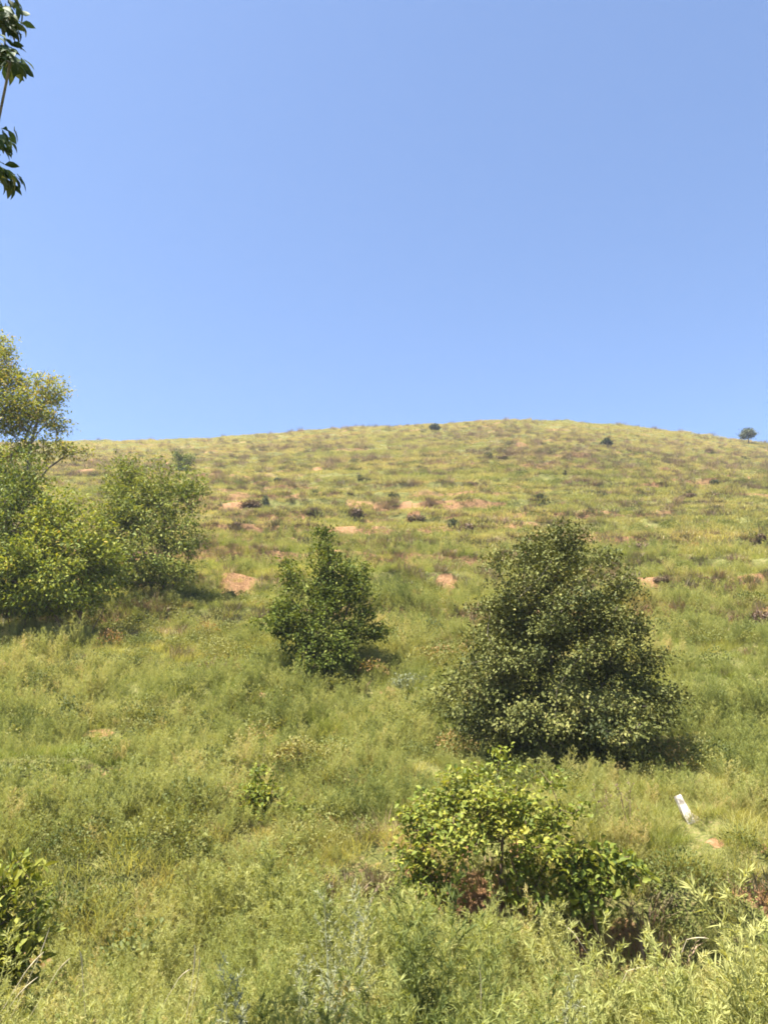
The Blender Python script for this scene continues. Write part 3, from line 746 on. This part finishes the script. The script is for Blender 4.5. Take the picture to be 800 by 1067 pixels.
# ------------------------------------------------------------------ shrubs dotted over the hill
def shrub_mesh(name, w, h, n, L, mat, mu=0.45):
    lobes = [(0, 0, 0.45 * h, 0.5 * w, 0.5 * w, 0.42 * h), (-0.25 * w, 0, 0.55 * h, 0.3 * w, 0.3 * w, 0.32 * h), (0.22 * w, 0.05, 0.6 * h, 0.3 * w, 0.3 * w, 0.36 * h)]
    T = sample_lobes(lobes, n, 0.4, 0.02)
    P, D, N, ln, tone = cluster_leaves(T, unit(T), np.array([0, 0, 0.2 * h]), 12, 0.07 * w, L, tone_mu=mu)
    # stems run from the root to every clump, in the same mesh
    D2 = np.vstack([D, T]); P2 = np.vstack([P, np.zeros_like(T)]); N2 = np.vstack([N, rng.normal(size=T.shape)])
    ln2 = np.concatenate([ln, np.linalg.norm(T, axis=1)]); W2 = np.concatenate([ln * 0.5, np.full(len(T), 0.02 * w)])
    return leaves_mesh(name, P2, D2, N2, ln2, W2, np.concatenate([tone, np.zeros(len(T))]), mat)

SHM = {'d': [shrub_mesh('hill_shrub', 1.0, 0.8, 60, 0.13, M_L_FAR) for _ in range(3)],
       'b': [shrub_mesh('dry_hill_shrub', 1.0, 0.6, 60, 0.12, M_L_BROWN) for _ in range(3)]}

# far tree and bushes on the crest
def crest_tree(X, Y, w, h, name, label, cat, n, trunk=0.28):
    p = ground(X, Y)
    k = p[1] / FPX
    W, H = w * k, h * k
    lobes = [(0, 0, H * 0.68, W * 0.36, W * 0.36, H * 0.26), (-W * 0.24, 0, H * 0.62, W * 0.24, W * 0.24, H * 0.2), (W * 0.25, 0, H * 0.66, W * 0.24, W * 0.24, H * 0.2), (0, 0, H * 0.85, W * 0.26, W * 0.26, H * 0.16)]
    return make_tree(name, label, cat, p, lobes, [[(0, 0, -0.2), (0, 0, H * 0.3), (0.05, 0, H * 0.5)]], n, 26, W * 0.07, 0.22, M_L_FAR, M_BARK, tip_r=0.012, tone_mu=0.45, zmin=H * trunk)
crest_tree(780, 463, 23, 18, 'crest_tree', 'lone round tree standing on the right end of the hill crest', 'tree', 90)
crest_tree(453, 450, 12, 9, 'crest_shrub', 'small dark shrub on the crest line, left of the summit', 'shrub', 45, 0.1)
crest_tree(632, 467, 12, 11, 'crest_shrub', 'grey green round shrub a little below the crest, right of the summit', 'shrub', 45, 0.1)

def hill_shrub(kind, X, Y, w, h, label, group):
    p = ground(X, Y + h * 0.4)
    k = p[1] / FPX
    me = random.choice(SHM[kind])
    o = link('hill_shrub' if kind == 'd' else 'dry_hill_shrub', me, None, p - np.array([0, 0, 0.04]))
    o.rotation_euler = (0, 0, random.random() * 6.28)
    W = w * k; H = h * k
    o.scale = (W / 1.0, W / 1.0, max(H / (0.8 if kind == 'd' else 0.6), 0.35 * W))
    tag(o, label, 'shrub', group)
SH = [('d', 508, 474, 9, 7, 'small dark shrub alone on the upper slope below the summit'),
      ('b', 524, 478, 20, 6, 'low flat brown shrub just right of the small dark shrub below the summit'),
      ('d', 471, 545, 15, 11, 'dark green shrub at the left end of the purple brown scrub above the dark tree'),
      ('b', 484, 551, 22, 14, 'purple brown scrub beside a bare orange scar, up left of the dark tree'),
      ('d', 276, 522, 7, 14, 'narrow upright dark shrub standing on a broken terrace edge at the left'),
      ('b', 238, 585, 24, 13, 'dry brown shrub above the large bare earth patch at the left'),
      ('b', 790, 643, 26, 15, 'tawny dry shrub at the right edge of the slope'),
      ('b', 741, 622, 10, 14, 'thin upright brown shrub on the right slope between two terraces'),
      ('d', 693, 591, 7, 9, 'tiny dark shrub on the grass between two brown terraces at the right'),
      ('d', 562, 518, 17, 8, 'dark shrub on the mid slope, above the top of the dark tree'),
      ('b', 648, 570, 14, 10, 'leftmost brown shrub of the row right of the dark tree top'),
      ('b', 667, 570, 20, 11, 'purple brown shrub second in the row right of the dark tree top'),
      ('d', 700, 573, 22, 9, 'long dark shrub at the right end of the row beside the dark tree top'),
      ('b', 690, 603, 16, 8, 'brown shrub at the left of the terrace edge on the right slope'),
      ('b', 740, 604, 20, 9, 'brown shrub at the right of the terrace edge on the right slope'),
      ('b', 790, 560, 18, 10, 'brown shrub near the right edge, on the middle of the slope'),
      ('d', 630, 517, 12, 7, 'dark shrub on the mid slope directly above the brown row'),
      ('b', 262, 527, 26, 9, 'reddish brown scrub left of the narrow upright shrub'),
      ('b', 372, 534, 22, 9, 'brown purple scrub above the small upright tree'),
      ('b', 326, 533, 18, 8, 'pale brown scrub on the terrace edge above the left top of the small tree'),
      ('b', 245, 547, 16, 8, 'dark brown scrub below the broken terrace edge at the left'),
      ('d', 328, 515, 10, 6, 'small dark shrub on the left mid slope'),
      ('b', 365, 513, 8, 5, 'tiny brown shrub on the left mid slope right of the small dark one'),
      ('d', 290, 500, 10, 6, 'small dark shrub high on the left slope'),
      ('d', 410, 517, 13, 8, 'dark shrub in the middle of the slope, left of the purple brown scrub'),
      ('b', 432, 540, 20, 8, 'brown scrub above the orange scar in the middle of the slope'),
      ('b', 715, 517, 18, 7, 'brown shrub in the upper row at the right'),
      ('b', 738, 517, 20, 8, 'darker broad brown shrub ending the upper row at the right'),
      ('b', 690, 503, 14, 6, 'brown shrub high on the right slope'),
      ('d', 744, 503, 12, 6, 'dark shrub high on the right slope, under the lone crest tree'),
      ('d', 775, 478, 10, 5, 'tiny dark shrub just under the lone crest tree'),
      ('d', 588, 492, 7, 5, 'left one of a pair of tiny dark shrubs below the summit'),
      ('d', 602, 493, 8, 5, 'right one of a pair of tiny dark shrubs below the summit'),
      ('b', 492, 504, 12, 6, 'brown shrub at the right end of a faint upper terrace'),
      ('d', 444, 489, 8, 5, 'tiny dark shrub at the upper left of the summit slope'),
      ('d', 375, 497, 9, 5, 'tiny shrub beside the pale streak on the left upper slope'),
      ('d', 240, 620, 12, 12, 'small green brown shrub below the large bare earth patch'),
      ('b', 210, 562, 14, 9, 'brown shrub at the right foot of the olive bushy tree')]
for kind, X, Y, w, h, lab in SH:
    hill_shrub(kind, X, Y, w, h, lab, 'dark shrubs dotted over the hill' if kind == 'd' else 'dry brown shrubs along the hill terraces')

# ------------------------------------------------------------------ silvery weeds, dry stalks and the white post
def silver_weed(X, y, Y, w, label):
    b = on_ground(X, y, 950)
    top = at_depth(X, Y, y)[2] - b[2]
    me = feathery_mesh('silvery_weed', top, 30, M_L_GREY, spread=w, leaf=0.03, width=0.0028, nstem=3, per=14)
    a = me.attributes['tone']; n = len(me.vertices)
    a.data.foreach_set('value', np.repeat(np.clip(0.5 + rng.normal(size=n // 4) * 0.2, 0, 1), 4).astype(np.float32))
    o = link('silvery_weed', me, None, b)
    tag(o, label, 'weed', 'silvery weeds in the foreground')
silver_weed(243, 4.9, 985, 0.20, 'silvery grey weed at the bottom of the field, left of the middle')
silver_weed(356, 6.2, 905, 0.32, 'tall silvery grey weed with bare looking side shoots, nearer the middle of the field')
silver_weed(328, 5.6, 985, 0.25, 'shorter silvery weed between the two taller silvery ones')
silver_weed(590, 5.2, 1000, 0.25, 'pale silvery weed at the bottom right of the field')
b = on_ground(425, 17.0)
o = link('pale_shrub', shrub_mesh('pale_shrub', 0.8, 0.5, 50, 0.05, M_L_GREY, 0.2), None, b - np.array([0, 0, 0.03]))
tag(o, 'low pale silvery shrub in the grass between the small tree and the dark tree', 'shrub')
b = on_ground(650, 11.0)
for X, y, hh, lab in [(628, 10.6, 0.62, 'left one of two dry branching weeds on the lip of the bank'), (655, 10.5, 0.7, 'right one of two dry branching weeds on the lip of the bank')]:
    b = on_ground(X, y, 850)
    o = link('dry_weed', feathery_mesh('dry_weed', hh, 12, M_L_BROWN, spread=0.4, leaf=0.03, width=0.005, nstem=2, per=5), None, b)
    tag(o, lab, 'weed', 'dry weeds on the lip of the bank')

def stalk(X0, Y0, X1, Y1, y, r, label, bend=0.06):
    """a pale dry stalk: rooted in the ground, its bleached top part reaching the two picture spots"""
    a = at_depth(X0, Y0, y); c = at_depth(X1, Y1, y - 0.05)
    low, high = (a, c) if a[2] < c[2] else (c, a)
    gz = float(Z(low[0], y)); dv = unit(high - low)
    back = min(0.45, (low[2] - gz) * abs(dv[0]) / max(dv[2], 0.25)) * np.sign(dv[0])
    root = np.array([low[0] - back, y + 0.03, float(Z(low[0] - back, y + 0.03)) - 0.03])
    pts = [root, root * 0.5 + low * 0.5 + np.array([0.03 * np.sign(-back), 0, 0]), low]
    for s in (0.25, 0.5, 0.75, 1.0):
        pts.append(low + (high - low) * s + np.array([0.5, 0, 1.0]) * s * (1 - s) * bend * np.linalg.norm(high - low) * 4)
    rad = [r * 0.2, r * 0.2, r * 0.35, r * 0.8, r * 0.9, r * 0.7, r * 0.25]
    segs = [(pts[i] - root, pts[i + 1] - root, rad[i], rad[i + 1]) for i in range(len(pts) - 1)]
    o = link('dry_stalk', tubes_mesh('dry_stalk', segs, M_STRAW, 6), None, root)
    tag(o, label, 'dry stalk', 'bleached dry stalks in the foreground weeds')
ST = [(26, 1014, 46, 992, 5.6, .006, 'thick pale stalk leaning right by the leafy plant at the lower left'),
      (42, 995, 52, 966, 5.7, .004, 'thin pale stalk crossing above the thick one at the lower left'),
      (18, 1038, 40, 1018, 5.3, .004, 'lowest pale stalk at the lower left corner'),
      (60, 1012, 74, 998, 5.6, .004, 'short bent pale stalk right of the thick leaning one'),
      (86, 1012, 83, 990, 5.6, .005, 'short upright pale stalk at the lower left'),
      (201, 1018, 203, 984, 5.4, .005, 'upright pale stalk in the pair left of the silvery weed'),
      (207, 1014, 208, 996, 5.4, .004, 'shorter stalk of the pair left of the silvery weed'),
      (186, 1020, 198, 1010, 5.4, .004, 'stub of a pale stalk leaning on the pair'),
      (588, 964, 604, 982, 6.6, .005, 'pale stalk slanting down right, below the trailing bush'),
      (682, 996, 678, 972, 6.2, .006, 'tall curved pale stalk in the right part of the field'),
      (684, 1030, 684, 1006, 5.6, .004, 'upright pale stalk below the tall curved one'),
      (653, 1012, 680, 1008, 5.8, .004, 'pale stalk lying nearly flat in the weeds at the right'),
      (715, 979, 738, 978, 6.3, .004, 'pale stalk lying flat farther right in the field'),
      (770, 1022, 769, 1008, 5.7, .004, 'short pale stalk near the right edge'),
      (500, 1062, 499, 1004, 5.1, .003, 'thin upright pale stem at the bottom middle')]
for s in ST: stalk(*s)

# leaning white post on the terrace, its foot splayed
def white_post():
    import bmesh
    top = at_depth(705, 829, POST[1] + 0.05); foot = at_depth(716, 851, POST[1])
    g = float(Z(foot[0], foot[1]))
    axis = unit(top - foot)
    root = foot - axis * max(0.0, (foot[2] - g) + 0.12)
    side = unit(np.cross(axis, np.array([0, 1.0, 0.1]))); fr = np.cross(side, axis)
    Lh = np.linalg.norm(top - root)
    bm = bmesh.new()
    rings = []
    for s, w, d in [(0, .062, .05), (.25, .06, .05), (.5, .066, .052), (.75, .058, .048), (.93, .056, .047), (1.0, .05, .04)]:
        w *= 0.70 + 0.1 * random.uniform(-1, 1)
        rings.append([bm.verts.new(axis * Lh * s + side * w * a + fr * d * c + rng.normal(size=3) * 0.003) for a, c in [(-1, -1), (-.2, -1.12), (1, -1), (1.1, 0), (1, 1), (-1, 1)]])
    for r0, r1 in zip(rings, rings[1:]):
        for i in range(6): bm.faces.new([r0[i], r0[(i + 1) % 6], r1[(i + 1) % 6], r1[i]])
    bm.faces.new(rings[-1]); bm.faces.new(list(reversed(rings[0])))
    bmesh.ops.recalc_face_normals(bm, faces=bm.faces)
    me = bpy.data.meshes.new('leaning_post'); bm.to_mesh(me); bm.free(); me.materials.append(M_POST)
    t = thing('leaning_post', 'short white weathered post leaning left in the grass on the terrace', 'post', root)
    link('shaft', me, t)
    bm = bmesh.new()
    c = (foot - root)
    vs = []
    for a, e, u in [(-.03, 0, .05), (.06, 0, .04), (.15, 0, -.02), (.17, 0, -.06), (.05, 0, -.05), (-.02, 0, -.03)]:
        for d in (-.04, .05): vs.append((c + np.array([a, d, u]), d))
    A = [bm.verts.new(v) for v, d in vs if d < 0]; B = [bm.verts.new(v) for v, d in vs if d > 0]
    bm.faces.new(A); bm.faces.new(list(reversed(B)))
    for i in range(6): bm.faces.new([A[i], B[i], B[(i + 1) % 6], A[(i + 1) % 6]])
    bmesh.ops.recalc_face_normals(bm, faces=bm.faces)
    me = bpy.data.meshes.new('splayed_foot'); bm.to_mesh(me); bm.free(); me.materials.append(M_POST)
    link('splayed_foot', me, t)
white_post()

# ------------------------------------------------------------------ tree just left of the viewer, its twigs reaching into the picture
def near_tree():
    bx, by = -5.3, 3.6
    b = np.array([bx, by, float(Z(bx, by))])
    t = thing('walnut_tree', 'near tree whose twigs of pointed drooping leaves hang in at the upper left', 'tree', b)
    # twig ends seen in the picture
    seen = [at_depth(X, Y, y) - b for X, Y, y in [(6, 4, 3.7), (5, 34, 3.75), (6, 56, 3.8), (11, 66, 3.65), (-8, 50, 3.6), (-4, 140, 3.9), (-6, 150, 3.8), (-3, 172, 4.0), (-4, 184, 3.95), (6, 20, 3.7), (-20, 160, 3.9), (-18, 45, 3.7), (-20, 20, 3.7)]]
    seen = np.array(seen)
    lob = [(-0.2, 0, 5.2, 1.5, 1.5, 1.1), (0.7, -0.2, 4.9, 1.4, 1.2, 0.9), (-1.2, 0.3, 4.6, 1.3, 1.2, 0.9), (0.1, 0, 6.1, 1.0, 1.0, 0.8)]
    tips = np.vstack([sample_lobes(lob, 90, 0.4, 2.4)])
    w = tips + b
    tips = tips[(w[:, 0] / np.maximum(w[:, 1], 0.1) < -0.72)]      # the crown proper ends short of the clearing
    stems = [[(0, 0, -0.2), (0.05, 0, 1.2), (0.1, 0, 2.4), (0, 0, 3.6), (0, 0, 4.8)], [(0.1, 0, 2.4), (0.9, 0, 3.4), (1.7, 0, 4.1), (2.4, 0.05, 4.5)], [(0.1, 0, 2.4), (-0.7, 0.1, 3.6)]]
    segs, T, tw = skeleton(stems, np.vstack([tips, seen]), 0.003, wig=0.05)
    link('trunk', tubes_mesh('trunk', segs, M_BARK, 7), t)
    P, D, N, L = [], [], [], []
    for q, d in zip(T, tw):
        for k in range(5):
            # a compound leaf: stalk arching out, leaflets hanging in pairs
            a = rng.random() * 6.28
            o = unit(np.array([math.cos(a), math.sin(a), 0.1]) + d * 0.8)
            ln = 0.07 + 0.07 * rng.random()
            for j in range(6):
                f = (j // 2 + 1) / 3.0
                pt = q + o * ln * f - np.array([0, 0, 0.05 * f * f])
                s = 1 if j % 2 else -1
                dd = unit(o * 0.5 + s * np.cross(o, [0, 0, 1.0]) * 0.55 - np.array([0, 0, 0.75]) + rng.normal(size=3) * 0.2)
                P.append(pt); D.append(dd); N.append(unit(o + rng.normal(size=3) * 0.5 + np.array([0, 0, 0.3]))); L.append(0.07 + 0.03 * rng.random())
    P, D, N, L = np.array(P), np.array(D), np.array(N), np.array(L)
    link('crown', leaves_mesh('crown', P, D, N, L, L * 0.42, 0.5 + rng.normal(size=len(P)) * 0.22, M_L_NEAR, LEAFL), t)
near_tree()

# ------------------------------------------------------------------ light, sky, air, camera
SUN_DIR = unit(np.array([-0.33, -0.20, 0.92]))
el = math.asin(SUN_DIR[2]); az = math.atan2(SUN_DIR[0], SUN_DIR[1])
w = bpy.data.worlds.new('World'); SC.world = w; w.use_nodes = True
nt = w.node_tree; nt.nodes.clear()
sky = nt.nodes.new('ShaderNodeTexSky'); sky.sky_type = 'NISHITA'; sky.sun_disc = False
sky.sun_elevation = el; sky.sun_rotation = az; sky.altitude = 600; sky.air_density = 1.0; sky.dust_density = 1.3; sky.ozone_density = 2.0
bg = nt.nodes.new('ShaderNodeBackground'); bg.inputs['Strength'].default_value = 0.062
out = nt.nodes.new('ShaderNodeOutputWorld')
tint = nt.nodes.new('ShaderNodeMix'); tint.data_type = 'RGBA'; tint.blend_type = 'MULTIPLY'; tint.inputs[0].default_value = 1
tint.inputs[7].default_value = (0.93, 0.985, 1.085, 1)
nt.links.new(sky.outputs[0], tint.inputs[6]); nt.links.new(tint.outputs[2], bg.inputs['Color']); nt.links.new(bg.outputs[0], out.inputs['Surface'])

sl = bpy.data.lights.new('sun', 'SUN'); sl.energy = 5.0; sl.angle = R(0.53); sl.color = (1.0, 0.95, 0.86)
so = bpy.data.objects.new('sun', sl); C.objects.link(so)
so.rotation_euler = Vector(-SUN_DIR).to_track_quat('-Z', 'Y').to_euler()

def build_haze():
    hm, hnt, hnd, hln = new_mat('summer_haze')
    pv = hnd.new('ShaderNodeVolumePrincipled'); pv.inputs['Color'].default_value = (0.80, 0.88, 1.0, 1)
    pv.inputs['Density'].default_value = 0.0005; pv.inputs['Anisotropy'].default_value = 0.2
    ho = hnd.new('ShaderNodeOutputMaterial'); hln.new(pv.outputs[0], ho.inputs['Volume'])
    x0, x1, y0, y1, z0, z1 = -1050.0, 1050.0, -130.0, 430.0, -70.0, 66.0
    V = [(x, y, z) for z in (z0, z1) for y in (y0, y1) for x in (x0, x1)]
    F = [0, 2, 3, 1, 4, 5, 7, 6, 0, 1, 5, 4, 2, 6, 7, 3, 0, 4, 6, 2, 1, 3, 7, 5]
    o = link('haze', mesh_from('haze', V, F, [4] * 6, hm)); tag(o, 'thin pale summer haze over the whole hillside', 'haze', kind='stuff')
build_haze()

cam = bpy.data.cameras.new('camera'); cam.sensor_fit = 'VERTICAL'; cam.angle = VFOV; cam.clip_end = 2000; cam.clip_start = 0.05
co = bpy.data.objects.new('camera', cam); C.objects.link(co)
co.location = EYE; co.rotation_euler = (math.pi / 2 + PITCH, 0, 0)
SC.camera = co
vs = SC.view_settings; vs.view_transform = 'Standard'; vs.look = 'None'; vs.exposure = 2.02; vs.gamma = 1
SC.cycles.max_bounces = 6; SC.cycles.transmission_bounces = 4; SC.cycles.diffuse_bounces = 3
SC.cycles.filter_width = 1.8
SC.cycles.use_denoising = True
